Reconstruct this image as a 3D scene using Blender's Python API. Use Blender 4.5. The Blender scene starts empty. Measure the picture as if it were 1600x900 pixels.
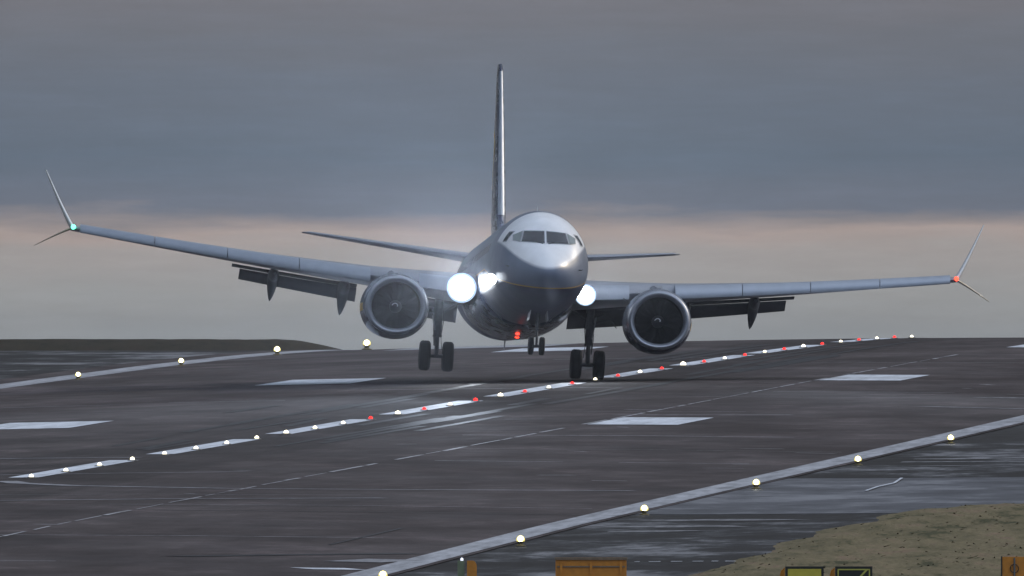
import bpy, math, random
from mathutils import Vector, Matrix, noise
random.seed(7)
D = bpy.data
SC = bpy.context.scene
COL = SC.collection
R = math.radians

# ------------------------------------------------------------------ camera
FPX = 65156.0            # focal length in pixels of the 1600 px wide photograph
CAMY, CAMZ = -1570.0, 1.4
HAZE = .000008
cam = D.cameras.new('camera'); co = D.objects.new('camera', cam); COL.objects.link(co)
cam.sensor_width = 36.0
cam.lens = FPX / 1600.0 * 36.0
cam.clip_start = 1.0
cam.clip_end = 60000.0
co.location = (0, CAMY, CAMZ)
co.rotation_euler = (R(90) + math.atan(85.0 / FPX), 0, 0)
SC.camera = co

# ------------------------------------------------------------------ world and sun
SUN_EL, SUN_AZ = 23.0, 50.0       # azimuth measured from +Y towards +X
w = D.worlds.new('World'); SC.world = w; w.use_nodes = True
nt = w.node_tree; nt.nodes.clear()
def N(t, kind, **kw):
    n = t.nodes.new(kind)
    for k, v in kw.items():
        if k in n.inputs.keys(): n.inputs[k].default_value = v
        else: setattr(n, k, v)
    return n
def math_(t, op, a, b=None, c=None, clamp=False):
    n = t.nodes.new('ShaderNodeMath'); n.operation = op; n.use_clamp = clamp
    for i, v in enumerate((a, b, c)):
        if v is None: continue
        if isinstance(v, (int, float)): n.inputs[i].default_value = v
        else: t.links.new(v, n.inputs[i])
    return n.outputs[0]
def ramp(t, fac, stops, interp='LINEAR'):
    n = t.nodes.new('ShaderNodeValToRGB'); n.color_ramp.interpolation = interp
    e = n.color_ramp.elements
    while len(e) < len(stops): e.new(0.5)
    for i, (p, c) in enumerate(stops):
        e[i].position = p
        e[i].color = (c, c, c, 1) if isinstance(c, (int, float)) else (*c, 1)
    t.links.new(fac, n.inputs[0]); return n.outputs[0]
def mixc(t, fac, a, b, mode='MIX'):
    n = t.nodes.new('ShaderNodeMix'); n.data_type = 'RGBA'; n.blend_type = mode
    for i, v in ((0, fac), (6, a), (7, b)):
        if isinstance(v, (int, float)): n.inputs[i].default_value = v
        elif isinstance(v, tuple): n.inputs[i].default_value = (*v, 1)
        else: t.links.new(v, n.inputs[i])
    return n.outputs[2]
def noise_(t, vec, scale, detail=4, rough=.55):
    n = N(t, 'ShaderNodeTexNoise'); n.inputs['Scale'].default_value = scale
    n.inputs['Detail'].default_value = detail; n.inputs['Roughness'].default_value = rough
    t.links.new(vec, n.inputs['Vector']); return n.outputs['Fac']

sky = N(nt, 'ShaderNodeTexSky'); sky.sky_type = 'NISHITA'; sky.sun_disc = False
sky.sun_elevation = R(SUN_EL); sky.sun_rotation = R(SUN_AZ)
bgs = N(nt, 'ShaderNodeBackground'); bgs.inputs[1].default_value = .08
nt.links.new(sky.outputs[0], bgs.inputs[0])
tc = N(nt, 'ShaderNodeTexCoord'); sp = N(nt, 'ShaderNodeSeparateXYZ'); nt.links.new(tc.outputs['Generated'], sp.inputs[0])
def scaled(t, src, sc):
    m = N(t, 'ShaderNodeVectorMath', operation='MULTIPLY'); t.links.new(src, m.inputs[0]); m.inputs[1].default_value = sc
    return m.outputs[0]
big = noise_(nt, scaled(nt, tc.outputs['Generated'], (150, 150, 1500)), 1.0, 4, .5)
fine = noise_(nt, scaled(nt, tc.outputs['Generated'], (500, 500, 2600)), 1.0, 5, .6)
wob = math_(nt, 'ADD', math_(nt, 'MULTIPLY', math_(nt, 'SUBTRACT', big, .5), .0011),
            math_(nt, 'MULTIPLY', math_(nt, 'SUBTRACT', fine, .5), .00035))
el = math_(nt, 'ADD', sp.outputs[2], wob)              # elevation of the cloud layers, gently wavy
low = math_(nt, 'DIVIDE', el, .010, clamp=True)
band = ramp(nt, low, [(0.0, (.35, .39, .435)), (.10, (.365, .385, .41)), (.22, (.395, .375, .385)), (.265, (.44, .37, .365)),
                      (.298, (.27, .26, .295)), (.325, (.142, .182, .262)), (.44, (.104, .160, .242)), (.60, (.120, .165, .240)),
                      (.74, (.138, .166, .224)), (.82, (.160, .176, .228)), (1.0, (.152, .170, .214))])
up = ramp(nt, math_(nt, 'MULTIPLY', sp.outputs[2], 1.0, clamp=True),
          [(0.0, (.13, .14, .165)), (.10, (.13, .145, .18)), (.30, (.24, .275, .35)), (.55, (.55, .64, .80)), (1.0, (.70, .80, .98))])
hi = math_(nt, 'DIVIDE', math_(nt, 'SUBTRACT', sp.outputs[2], .010), .03, clamp=True)
streak = noise_(nt, scaled(nt, tc.outputs['Generated'], (300, 300, 2400)), 1.0, 5, .6)
band = mixc(nt, 1.0, band, ramp(nt, streak, [(.30, .94), (.5, 1.0), (.70, 1.07)]), 'MULTIPLY')
ccol = mixc(nt, hi, band, up)
# unseen sky shaped to light the nose: darker left, brighter behind the camera
dirf = math_(nt, 'ADD', math_(nt, 'MULTIPLY', sp.outputs[0], .35), math_(nt, 'MULTIPLY', sp.outputs[1], -.30))
dirf = math_(nt, 'MULTIPLY', math_(nt, 'ADD', dirf, 0.0), hi)
ccol = mixc(nt, 1.0, ccol, ramp(nt, math_(nt, 'ADD', math_(nt, 'MULTIPLY', dirf, .5), .5), [(.28, .22), (.5, .85), (.60, 1.55), (.8, 2.0)]), 'MULTIPLY')
bgc = N(nt, 'ShaderNodeBackground'); bgc.inputs[1].default_value = 1.0
nt.links.new(ccol, bgc.inputs[0])
mx = N(nt, 'ShaderNodeMixShader'); mx.inputs[0].default_value = .90
nt.links.new(bgs.outputs[0], mx.inputs[1]); nt.links.new(bgc.outputs[0], mx.inputs[2])
wo = N(nt, 'ShaderNodeOutputWorld'); nt.links.new(mx.outputs[0], wo.inputs[0])

sd = D.lights.new('sun', 'SUN'); sd.energy = 1.1; sd.angle = R(2.0); sd.color = (1.0, .86, .68)
so = D.objects.new('sun', sd); COL.objects.link(so)
tosun = Vector((math.sin(R(SUN_AZ)) * math.cos(R(SUN_EL)), math.cos(R(SUN_AZ)) * math.cos(R(SUN_EL)), math.sin(R(SUN_EL))))
so.rotation_euler = tosun.to_track_quat('Z', 'Y').to_euler()
so.location = (300, 300, 200)

SC.view_settings.view_transform = 'Standard'; SC.view_settings.look = 'None'
SC.view_settings.gamma = 1; SC.view_settings.exposure = 0.0; SC.view_settings.use_curve_mapping = False

# ------------------------------------------------------------------ materials
def mat(name):
    m = D.materials.new(name); m.use_nodes = True
    t = m.node_tree; b = t.nodes['Principled BSDF']; return m, t, b
def simple(name, col, rough=.5, metal=0.0, var=.12, scale=3.0, coat=0.0, spec=.5):
    m, t, b = mat(name)
    tc = N(t, 'ShaderNodeTexCoord')
    n = noise_(t, tc.outputs['Object'], scale, 6, .6)
    a = tuple(c * (1 - var) for c in col); c2 = tuple(min(1, c * (1 + var)) for c in col)
    t.links.new(ramp(t, n, [(.3, a), (.7, c2)]), b.inputs['Base Color'])
    t.links.new(ramp(t, n, [(.3, max(.03, rough - .06)), (.7, min(1, rough + .06))]), b.inputs['Roughness'])
    b.inputs['Metallic'].default_value = metal
    b.inputs['Coat Weight'].default_value = coat
    b.inputs['Specular IOR Level'].default_value = spec
    return m
def emis(name, col, strength):
    m, t, b = mat(name)
    b.inputs['Base Color'].default_value = (*[c * .5 for c in col], 1)
    b.inputs['Emission Color'].default_value = (*col, 1)
    b.inputs['Emission Strength'].default_value = strength
    return m
M = {}
M['grey'] = simple('wing grey paint', (.25, .27, .31), .38, .0, .08, 1.5, .2)
M['slat'] = simple('bare metal slat', (.33, .37, .43), .42, .35, .07, 2.5)
M['lip'] = simple('polished inlet lip', (.36, .385, .43), .46, .6, .05, 3)
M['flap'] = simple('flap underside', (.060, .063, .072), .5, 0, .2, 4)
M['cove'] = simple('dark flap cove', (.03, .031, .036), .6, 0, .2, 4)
M['navy'] = simple('navy paint', (.012, .022, .075), .28, 0, .1, 2, .5)
M['white'] = simple('white paint', (.76, .78, .80), .30, 0, .04, 1.5, .4)
M['yellow'] = simple('yellow paint', (.80, .50, .05), .35, 0, .05, 3)
M['winglet'] = simple('winglet paint', (.82, .82, .80), .3, 0, .05, 3, .3)  # whitened to make the upper winglet look sunlit
M['winglet_sunlit'] = simple('sunlit lower winglet', (.55, .48, .34), .3, 0, .05, 3, .3)  # warm sunlight put into the lower winglet colour
M['glass'] = simple('cockpit glass', (.015, .016, .022), .10, 0, .1, 3, .3)
M['sideglass'] = simple('cockpit side glass', (.22, .26, .25), .12, 0, .1, 3, .3)  # reflection put into the colour: paler than the front panes
M['frame'] = simple('window frame', (.30, .32, .34), .4, .3, .1, 3)
M['dark'] = simple('dark duct', (.010, .011, .013), .5, .2, .2, 4)
M['fan'] = simple('fan blade metal', (.008, .009, .011), .9, 0, .2, 5)
M['spin'] = simple('spinner', (.02, .02, .025), .4, 0, .1, 5)
M['tyre'] = simple('tyre rubber', (.014, .014, .016), .75, 0, .25, 9)
M['rim'] = simple('wheel rim', (.16, .17, .18), .45, .6, .15, 9)
M['gear'] = simple('gear leg', (.09, .095, .105), .45, .4, .2, 9)
M['hot'] = simple('nozzle metal', (.16, .14, .13), .4, .9, .15, 6)
M['seam'] = simple('panel seam', (.16, .17, .19), .5, 0, .1, 6)
M['lampwhite'] = emis('landing lamp', (.90, .95, 1.0), 14)
M['lampsmall'] = emis('small cheek lamp', (.88, .94, 1.0), 4)
M['lampglow'] = emis('lamp glow ring', (.60, .76, 1.0), .95)
M['red'] = emis('red beacon lens', (1.0, .04, .015), 5)
M['navred'] = emis('port lamp', (1.0, .06, .03), 4)
M['navgreen'] = emis('starboard lamp', (.10, .95, .50), 5)
M['rwhite'] = emis('runway white lamp', (1.0, .92, .68), 3)
M['rwedge'] = emis('runway edge lamp', (1.0, .84, .22), .95)
M['bulb'] = emis('runway edge bulb', (1.0, .96, .78), 10)
M['rred'] = emis('runway red lamp', (1.0, .02, .015), 2.2)
M['housing'] = simple('cast housing', (.20, .19, .17), .5, .5, .2, 20)
M['edgehousing'] = simple('yellow lamp housing', (.10, .08, .03), .5, 0, .2, 20)

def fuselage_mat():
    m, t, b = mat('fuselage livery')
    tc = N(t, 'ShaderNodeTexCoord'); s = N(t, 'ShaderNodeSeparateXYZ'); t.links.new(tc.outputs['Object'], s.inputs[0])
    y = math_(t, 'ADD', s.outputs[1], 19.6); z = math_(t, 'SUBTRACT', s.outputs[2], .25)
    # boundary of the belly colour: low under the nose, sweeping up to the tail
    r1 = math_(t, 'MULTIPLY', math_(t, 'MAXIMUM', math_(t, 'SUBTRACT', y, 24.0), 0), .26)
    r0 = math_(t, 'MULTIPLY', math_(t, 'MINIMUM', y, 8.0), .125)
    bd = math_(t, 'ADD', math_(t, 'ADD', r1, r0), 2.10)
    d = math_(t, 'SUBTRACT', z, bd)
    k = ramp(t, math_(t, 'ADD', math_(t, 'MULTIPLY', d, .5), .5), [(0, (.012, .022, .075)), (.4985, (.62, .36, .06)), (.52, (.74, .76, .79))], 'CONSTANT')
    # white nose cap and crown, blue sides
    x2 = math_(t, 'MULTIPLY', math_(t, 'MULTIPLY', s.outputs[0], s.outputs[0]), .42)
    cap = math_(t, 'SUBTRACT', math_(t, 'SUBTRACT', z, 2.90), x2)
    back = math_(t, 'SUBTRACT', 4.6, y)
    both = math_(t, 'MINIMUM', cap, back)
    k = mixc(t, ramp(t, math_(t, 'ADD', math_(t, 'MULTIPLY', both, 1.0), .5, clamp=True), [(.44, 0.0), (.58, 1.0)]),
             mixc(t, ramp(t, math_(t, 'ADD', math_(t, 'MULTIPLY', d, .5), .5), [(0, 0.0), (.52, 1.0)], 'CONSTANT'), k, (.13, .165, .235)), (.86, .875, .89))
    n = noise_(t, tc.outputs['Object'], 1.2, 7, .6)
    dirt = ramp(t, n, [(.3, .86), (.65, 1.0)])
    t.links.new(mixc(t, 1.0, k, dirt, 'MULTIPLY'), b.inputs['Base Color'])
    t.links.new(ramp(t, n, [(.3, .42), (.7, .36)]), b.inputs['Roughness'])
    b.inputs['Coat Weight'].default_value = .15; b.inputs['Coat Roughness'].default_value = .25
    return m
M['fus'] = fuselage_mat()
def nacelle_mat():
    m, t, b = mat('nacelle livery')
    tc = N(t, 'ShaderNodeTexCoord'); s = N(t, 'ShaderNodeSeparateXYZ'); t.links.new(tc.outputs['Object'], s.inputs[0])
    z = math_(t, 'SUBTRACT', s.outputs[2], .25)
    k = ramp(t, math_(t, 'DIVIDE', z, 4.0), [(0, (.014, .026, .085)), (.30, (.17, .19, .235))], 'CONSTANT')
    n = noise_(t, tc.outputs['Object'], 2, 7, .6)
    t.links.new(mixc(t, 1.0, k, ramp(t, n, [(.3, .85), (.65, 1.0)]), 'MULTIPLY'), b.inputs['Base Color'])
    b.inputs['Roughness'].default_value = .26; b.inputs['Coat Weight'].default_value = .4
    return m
M['nac'] = nacelle_mat()

# ------------------------------------------------------------------ object helpers
def link(name, me, parent=None):
    o = D.objects.new(name, me); COL.objects.link(o)
    if parent: o.parent = parent
    return o
def tag(o, label=None, cat=None, group=None, kind=None):
    for k, v in (('label', label), ('category', cat), ('group', group), ('kind', kind)):
        if v: o[k] = v
    return o
def mesh(name, vs, fs, m, parent=None, smooth=False, sharp=None):
    me = D.meshes.new(name); me.from_pydata([tuple(v) for v in vs], [], fs); me.validate()
    me.materials.append(m)
    import bmesh
    bm = bmesh.new(); bm.from_mesh(me); bmesh.ops.recalc_face_normals(bm, faces=bm.faces); bm.to_mesh(me); bm.free()
    if smooth:
        me.shade_smooth()
        if sharp: me.set_sharp_from_angle(angle=R(sharp))
    return link(name, me, parent)
class MB:
    def __init__(s): s.v = []; s.f = []
    def add(s, vs, fs):
        o = len(s.v); s.v += [Vector(v) for v in vs]; s.f += [tuple(i + o for i in f) for f in fs]; return s
    def box(s, c, d, mtx=None):
        x, y, z = d[0] / 2, d[1] / 2, d[2] / 2
        vs = [Vector((a, b, e)) for a in (-x, x) for b in (-y, y) for e in (-z, z)]
        if mtx: vs = [mtx @ v for v in vs]
        return s.add([v + Vector(c) for v in vs], [(0, 1, 3, 2), (4, 6, 7, 5), (0, 4, 5, 1), (2, 3, 7, 6), (0, 2, 6, 4), (1, 5, 7, 3)])
    def tube(s, a, b, r0, r1=None, n=14):
        a, b = Vector(a), Vector(b); r1 = r0 if r1 is None else r1
        q = (b - a).to_track_quat('Z', 'Y')
        vs = []
        for p, r in ((a, r0), (b, r1)):
            for i in range(n):
                an = 2 * math.pi * i / n; vs.append(p + q @ Vector((r * math.cos(an), r * math.sin(an), 0)))
        return s.add(vs, [(i, (i + 1) % n, n + (i + 1) % n, n + i) for i in range(n)] + [tuple(range(n))[::-1], tuple(range(n, 2 * n))])
    def lathe(s, c, axis, prof, n=40):
        """prof: list of (along, radius); axis a unit Vector"""
        q = Vector(axis).to_track_quat('Z', 'Y'); c = Vector(c); vs = []; fs = []
        for a, r in prof:
            for i in range(n):
                an = 2 * math.pi * i / n; vs.append(c + q @ Vector((r * math.cos(an), r * math.sin(an), a)))
        for j in range(len(prof) - 1):
            for i in range(n):
                k = (i + 1) % n; fs.append((j * n + i, j * n + k, (j + 1) * n + k, (j + 1) * n + i))
        return s.add(vs, fs)
    def build(s, name, m, parent=None, smooth=False, sharp=35):
        return mesh(name, s.v, s.f, m, parent, smooth, sharp)
def empty(name, loc=(0, 0, 0)):
    o = D.objects.new(name, None); COL.objects.link(o); o.location = loc; o.empty_display_size = .5; return o

# ------------------------------------------------------------------ terrain
Z0, X0, SN = 1266.8, -14.95, .0591
CS = math.sqrt(1 - SN * SN)
KN = [(-40000, -12), (-1500, -11), (-800, -10.8), (-450, -9), (-300, -7.1), (-195, -6.03), (-100, -5.03), (0, -4.13), (150, -2.8), (300, -1.45),
      (420, -.44), (480, -.02), (520, .16), (550, .2), (600, .05), (700, -1.5), (900, -6), (1500, -20), (4000, -50), (60000, -80)]
def prof(s):
    # softened piecewise profile of the runway
    def lin(s):
        for (a, za), (b, zb) in zip(KN, KN[1:]):
            if s <= b: return za + (zb - za) * (s - a) / (b - a)
        return KN[-1][1]
    return sum(lin(s + d) for d in (-12, -6, 0, 6, 12)) / 5 if -300 < s < 700 else lin(s)
def Hrel(s, u):
    v = max(-23.5, min(30, u)); c = max(-23.5, min(23.5, u))
    return prof(s) + .008 * v - .0006 * c * c
def P(s, u, dz=0):
    return Vector((X0 + s * SN + u * CS, Z0 + s * CS - u * SN + CAMY, Hrel(s, u) + CAMZ + dz))
def sheet(name, ss, us, dz, m, label=None, kind='structure', fn=None):
    vs = []; fs = []; n = len(us)
    for s in ss:
        for u in us:
            p = P(s, u, dz)
            if fn: p = fn(s, u, p)
            vs.append(p)
    for j in range(len(ss) - 1):
        for i in range(n - 1):
            fs.append((j * n + i, j * n + i + 1, (j + 1) * n + i + 1, (j + 1) * n + i))
    o = mesh(name, vs, fs, m, None, True)
    tag(o, label, None, None, kind); return o
def rng(a, b, st):
    n = max(1, round((b - a) / st)); return [a + (b - a) * i / n for i in range(n + 1)]

def su_nodes(t):
    """runway coordinates (along, across) from the object position"""
    tc = N(t, 'ShaderNodeTexCoord'); s = N(t, 'ShaderNodeSeparateXYZ'); t.links.new(tc.outputs['Object'], s.inputs[0])
    x = math_(t, 'SUBTRACT', s.outputs[0], X0); y = math_(t, 'SUBTRACT', s.outputs[1], Z0 + CAMY)
    S = math_(t, 'ADD', math_(t, 'MULTIPLY', x, SN), math_(t, 'MULTIPLY', y, CS))
    U = math_(t, 'SUBTRACT', math_(t, 'MULTIPLY', x, CS), math_(t, 'MULTIPLY', y, SN))
    def vec(a, b):
        c = N(t, 'ShaderNodeCombineXYZ')
        t.links.new(math_(t, 'MULTIPLY', S, a), c.inputs[0]); t.links.new(math_(t, 'MULTIPLY', U, b), c.inputs[1]); return c.outputs[0]
    return S, U, vec
def asphalt_mat():
    m, t, b = mat('worn runway asphalt')
    S, U, vec = su_nodes(t)
    patch = noise_(t, vec(.03, .16), 1.0, 7, .65)         # broad damp and patched areas
    streak = noise_(t, vec(.02, 2.2), 1.0, 5, .65)        # rubber streaks along the landing direction
    cross = noise_(t, vec(.07, .20), 1.0, 10, .80)          # grooves and seams across
    grain = noise_(t, vec(6, 9), 1.0, 4, .7)
    speck = noise_(t, vec(.9, 1.3), 1.0, 2, .5)
    col = ramp(t, patch, [(.38, (.034, .026, .027)), (.5, (.054, .043, .044)), (.62, (.078, .064, .065))])
    col = mixc(t, .75, col, ramp(t, cross, [(.38, .50), (.47, .88), (.54, 1.10), (.64, 2.3)]), 'MULTIPLY')
    au = math_(t, 'ABSOLUTE', math_(t, 'ADD', U, math_(t, 'MULTIPLY', math_(t, 'SUBTRACT', patch, .5), .8)))
    inn = ramp(t, math_(t, 'DIVIDE', au, 12, clamp=True), [(.0, .62), (.31, .70), (.345, 1.0), (1, 1.0)])
    col = mixc(t, 1.0, col, inn, 'MULTIPLY')
    rub = ramp(t, streak, [(.35, .68), (.6, 1.0)])
    near = ramp(t, math_(t, 'DIVIDE', au, 12, clamp=True), [(.0, 1.0), (.6, .6), (.95, .15)])
    col = mixc(t, near, col, mixc(t, 1.0, col, rub, 'MULTIPLY'))
    col = mixc(t, .6, col, ramp(t, grain, [(.3, .75), (.7, 1.25)]), 'MULTIPLY')
    col = mixc(t, ramp(t, speck, [(.78, 0.0), (.82, 1.0)]), col, (.24, .24, .25))
    t.links.new(col, b.inputs['Base Color'])
    wet = noise_(t, vec(.05, .12), 1.0, 4, .6)
    t.links.new(ramp(t, wet, [(.35, .92), (.62, .76)]), b.inputs['Roughness'])
    b.inputs['Specular IOR Level'].default_value = .22
    bp = N(t, 'ShaderNodeBump'); bp.inputs['Strength'].default_value = .5; bp.inputs['Distance'].default_value = .012
    t.links.new(grain, bp.inputs['Height']); t.links.new(bp.outputs[0], b.inputs['Normal'])
    return m
def paint_mat(name, c, wear=.5, lo=.30):
    m, t, b = mat(name)
    S, U, vec = su_nodes(t)
    n = noise_(t, vec(.25, 2.5), 1.0, 6, .65)
    n2 = noise_(t, vec(.06, 1.2), 1.0, 6, .7)
    col = ramp(t, n, [(.28, tuple(x * wear for x in c)), (.55, c)])
    col = mixc(t, 1.0, col, ramp(t, n2, [(.32, .62), (.6, 1.08)]), 'MULTIPLY')
    t.links.new(col, b.inputs['Base Color']); b.inputs['Roughness'].default_value = .6
    b.inputs['Specular IOR Level'].default_value = .35
    return m
def verge_mat():
    m, t, b = mat('wet dark verge')
    S, U, vec = su_nodes(t)
    n = noise_(t, vec(.045, .16), 1.0, 9, .72)
    n2 = noise_(t, vec(.5, .5), 1.0, 6, .7)
    col = ramp(t, n, [(.40, (.005, .006, .008)), (.50, (.014, .015, .018)), (.545, (.05, .052, .056)), (.60, (.19, .19, .20))])
    col = mixc(t, .6, col, ramp(t, n2, [(.3, .5), (.7, 1.2)]), 'MULTIPLY')
    t.links.new(col, b.inputs['Base Color'])
    t.links.new(ramp(t, n, [(.45, .95), (.60, .6)]), b.inputs['Roughness'])
    b.inputs['Specular IOR Level'].default_value = .3
    return m
def taxi_mat():
    m, t, b = mat('damp taxiway concrete')
    S, U, vec = su_nodes(t)
    n = noise_(t, vec(.045, .14), 1.0, 8, .70); n2 = noise_(t, vec(.25, .4), 1.0, 7, .7)
    col = ramp(t, n, [(.38, (.035, .036, .043)), (.5, (.080, .082, .092)), (.60, (.21, .21, .225))])
    col = mixc(t, .7, col, ramp(t, n2, [(.3, .65), (.7, 1.2)]), 'MULTIPLY')
    t.links.new(col, b.inputs['Base Color']); t.links.new(ramp(t, n, [(.35, .65), (.65, .42)]), b.inputs['Roughness'])
    return m
def grass_mat(name, k=1.0):
    m, t, b = mat(name)
    tc = N(t, 'ShaderNodeTexCoord')
    n = noise_(t, scaled(t, tc.outputs['Object'], (1, .10, 1)), .9, 9, .70)
    n2 = noise_(t, scaled(t, tc.outputs['Object'], (1, .06, 1)), 7, 6, .75)
    col = ramp(t, n, [(.38, (.032 * k, .032 * k, .014 * k)), (.44, (.076 * k, .064 * k, .034 * k)), (.56, (.100 * k, .082 * k, .046 * k)), (.64, (.105 * k, .075 * k, .048 * k))])
    col = mixc(t, .6, col, ramp(t, n2, [(.3, .5), (.7, 1.3)]), 'MULTIPLY')
    t.links.new(col, b.inputs['Base Color']); b.inputs['Roughness'].default_value = .9
    b.inputs['Specular IOR Level'].default_value = .15
    return m
M['asphalt'] = asphalt_mat(); M['verge'] = verge_mat(); M['taxi'] = taxi_mat()
M['grass'] = grass_mat('rough grass'); M['grassdark'] = grass_mat('dark far grass', .30); M['bank'] = grass_mat('dry bank grass', 1.75)
M['paint'] = paint_mat('runway white paint', (.70, .74, .80), .75)
M['edgepaint'] = paint_mat('worn edge paint', (.40, .41, .44), .45)
M['faint'] = paint_mat('faint old paint', (.28, .28, .30), .5)
M['jointmat'] = paint_mat('joint sealant', (.40, .40, .42), .25)
M['wetpatch'] = paint_mat('pale damp patch', (.22, .22, .23), .15)
M['crack'] = paint_mat('tar seam', (.02, .02, .022), .6)

far = [70, 100, 150, 250, 500, 1200, 4000, 12000, 30000]
usG = [-x for x in far[::-1]] + rng(-50, 50, 5) + far
ssG = [-30000, -8000, -3000, -1500, -1200, -1000, -800, -650, -500] + rng(-450, 760, 10) + [800, 850, 900, 1050, 1200, 1500, 2000, 3000, 4000, 8000, 16000, 30000]
sheet('ground', ssG, usG, -.10, M['grass'], 'rough grass airfield ground reaching the horizon')
sheet('runway', rng(-420, 760, 6), rng(-26.5, 22.75, 1.3), 0, M['asphalt'], 'dark worn runway asphalt rising to a crest')
sheet('verge', rng(-420, 760, 8), rng(-62, -26.5, 3), -.02, M['verge'], 'dark wet verge beyond the far runway edge')
sheet('verge', rng(-420, 760, 8), rng(22.75, 62, 2.5), -.022, M['verge'], 'dark verge with pale wet streaks on the near side')
sheet('taxiway', rng(-72, 12, 4), rng(22.75, 75, 2.5), -.012, M['taxi'], 'pale damp taxiway stub joining the runway')

def quad(name, s0, s1, u0, u1, m, dz=.012, shear=0):
    ss = rng(s0, s1, 6); vs = []; fs = []
    us = rng(u0, u1, 2.5); n = len(us)
    for s in ss:
        for u in us: vs.append(P(s, u, dz))
    for j in range(len(ss) - 1):
        for i in range(n - 1): fs.append((j * n + i, j * n + i + 1, (j + 1) * n + i + 1, (j + 1) * n + i))
    o = mesh(name, vs, fs, m, None, True); tag(o, None, None, None, 'structure'); return o
def path(name, pts, wd, m, dz=.014):
    """a thin painted or sealed line along (s,u) points"""
    vs = []; fs = []
    pp = []
    for (a, b), (c, d) in zip(pts, pts[1:]):
        k = max(1, int(math.hypot(c - a, d - b) / 5))
        for i in range(k): pp.append((a + (c - a) * i / k, b + (d - b) * i / k))
    pp.append(pts[-1])
    for i, (s, u) in enumerate(pp):
        a = pp[max(0, i - 1)]; b = pp[min(len(pp) - 1, i + 1)]
        ds, du = b[0] - a[0], b[1] - a[1]; l = math.hypot(ds, du) or 1
        vs.append(P(s - du / l * wd / 2, u + ds / l * wd / 2, dz)); vs.append(P(s + du / l * wd / 2, u - ds / l * wd / 2, dz))
    for i in range(len(pp) - 1): fs.append((2 * i, 2 * i + 1, 2 * i + 3, 2 * i + 2))
    o = mesh(name, vs, fs, m, None, True); tag(o, None, None, None, 'structure'); return o

# edge lines, centre line, touchdown bars
quad('runway_edge_line', -300, 640, 21.62, 22.58, M['edgepaint'])
quad('runway_edge_line', -300, 640, -25.0, -23.7, M['edgepaint'])
for a, b in ((0.1, 3.1), (4.2, 7.05), (8.1, 11.1), (12.15, 15.2), (16.2, 19.5), (20.9, 23.4), (24.3, 27.4), (27.9, 31.1), (32.4, 35.5), (36.5, 39.5)):
    quad('centre_line_stripe', a * 15, b * 15, -.46, .46, M['paint'])
for s in (148, 299.5, 449, 600):
    quad('touchdown_bar', s, s + 22.5, 8.75, 11.85, M['paint'], .016)
    quad('touchdown_bar', s + 2, s + 24.5, -12.6, -9.0, M['paint'], .016)
quad('shimmer_patch', 490, 514, -19.5, -12.6, M['edgepaint'], .014)  # pale band painted in for exhaust-blurred glare
# worn longitudinal joint and other faint lines
x = -300
while x < 405:
    L_ = random.uniform(3, 16); wd = random.uniform(.05, .17)
    if random.random() < .92: path('runway_joint', [(x, 8.62 + random.uniform(-.04, .04)), (x + L_, 8.62)], wd, M['jointmat'])
    x += L_ + random.uniform(.2, 3.5)
path('faded_line', [(-7.5, .1), (-13, .9), (-20, 3), (-27, 8), (-28, 12), (-24, 20)], .7, M['faint'])
path('faded_line', [(-55, -14), (-55, 3), (-47, 14)], .7, M['faint'])
path('faded_line', [(59, -30), (54, 0)], .9, M['faint'])
path('faded_line', [(22, -24), (8, -2), (14, 6)], .6, M['faint'])
path('faded_line', [(243, 17.5), (246, 23)], 1.2, M['jointmat'])
path('faded_line', [(178, 8), (181, 14)], .7, M['jointmat'])
path('faded_line', [(212, 17), (208, 22)], 1.0, M['faint'])
path('runway_patch', [(-176.5, 19.9), (-176, 21.3)], 2.2, M['paint'])
path('runway_patch', [(-165, 20.5), (-160, 21.4)], 1.6, M['faint'])
path('tar_seam', [(-138, 18.2), (-108, 18.3)], .12, M['crack'])
path('tar_seam', [(-160, 15.5), (-150, 21.2)], 1.0, M['crack'])
path('taxiway_crack', [(-22, 26.85), (-12, 26.7), (-3, 26.75), (9.5, 26.35)], .09, M['paint'], .03)
for i in range(26):
    s = random.uniform(-190, 330); u = random.uniform(5, 20) if random.random() < .7 else random.uniform(-20, -5)
    path('scuff_mark', [(s, u), (s + random.uniform(-1.5, 1.5), u + random.uniform(.3, 1.5))], random.uniform(.12, .5), M['jointmat'])
for i in range(34):
    s = random.uniform(-200, 420); u = random.uniform(-21, 10); ln = random.uniform(4, 14); sl = random.uniform(-.5, .5)
    path('faded_line', [(s, u), (s + sl, u + ln)], random.uniform(.15, .6), M['jointmat'] if random.random() < .6 else M['crack'])
for i in range(40):
    s = random.uniform(60, 430); u = random.choice((-1, 1)) * random.gauss(2.9, .9); path('rubber_mark', [(s, u), (s + random.uniform(20, 90), u + random.gauss(0, .15))], random.uniform(.25, .5), M['crack'], .010)
x = 26.4
while x < 30.5:
    l_ = random.uniform(.12, .4); path('taxiway_dash', [(-163.2, x), (-163.2, x + l_)], .5, M['paint'], .01); x += l_ + random.uniform(.08, .3)
for (a, u0, u1, wd) in ((63, 24.5, 31, 3.2), (56, 23.8, 30, 2.0), (33, 23.6, 27, 1.8), (70, 26, 36, 1.2), (44, 25, 33, 1.2), (-85, 24, 27.5, 3), (-97, 23.8, 27, 4), (-108, 24.5, 26.5, 2.2)):
    path('wet_patch', [(a, u0), (a + random.uniform(-3, 3), (u0 + u1) / 2), (a + random.uniform(-2, 2), u1)], wd, M['wetpatch'], -.012)

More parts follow.
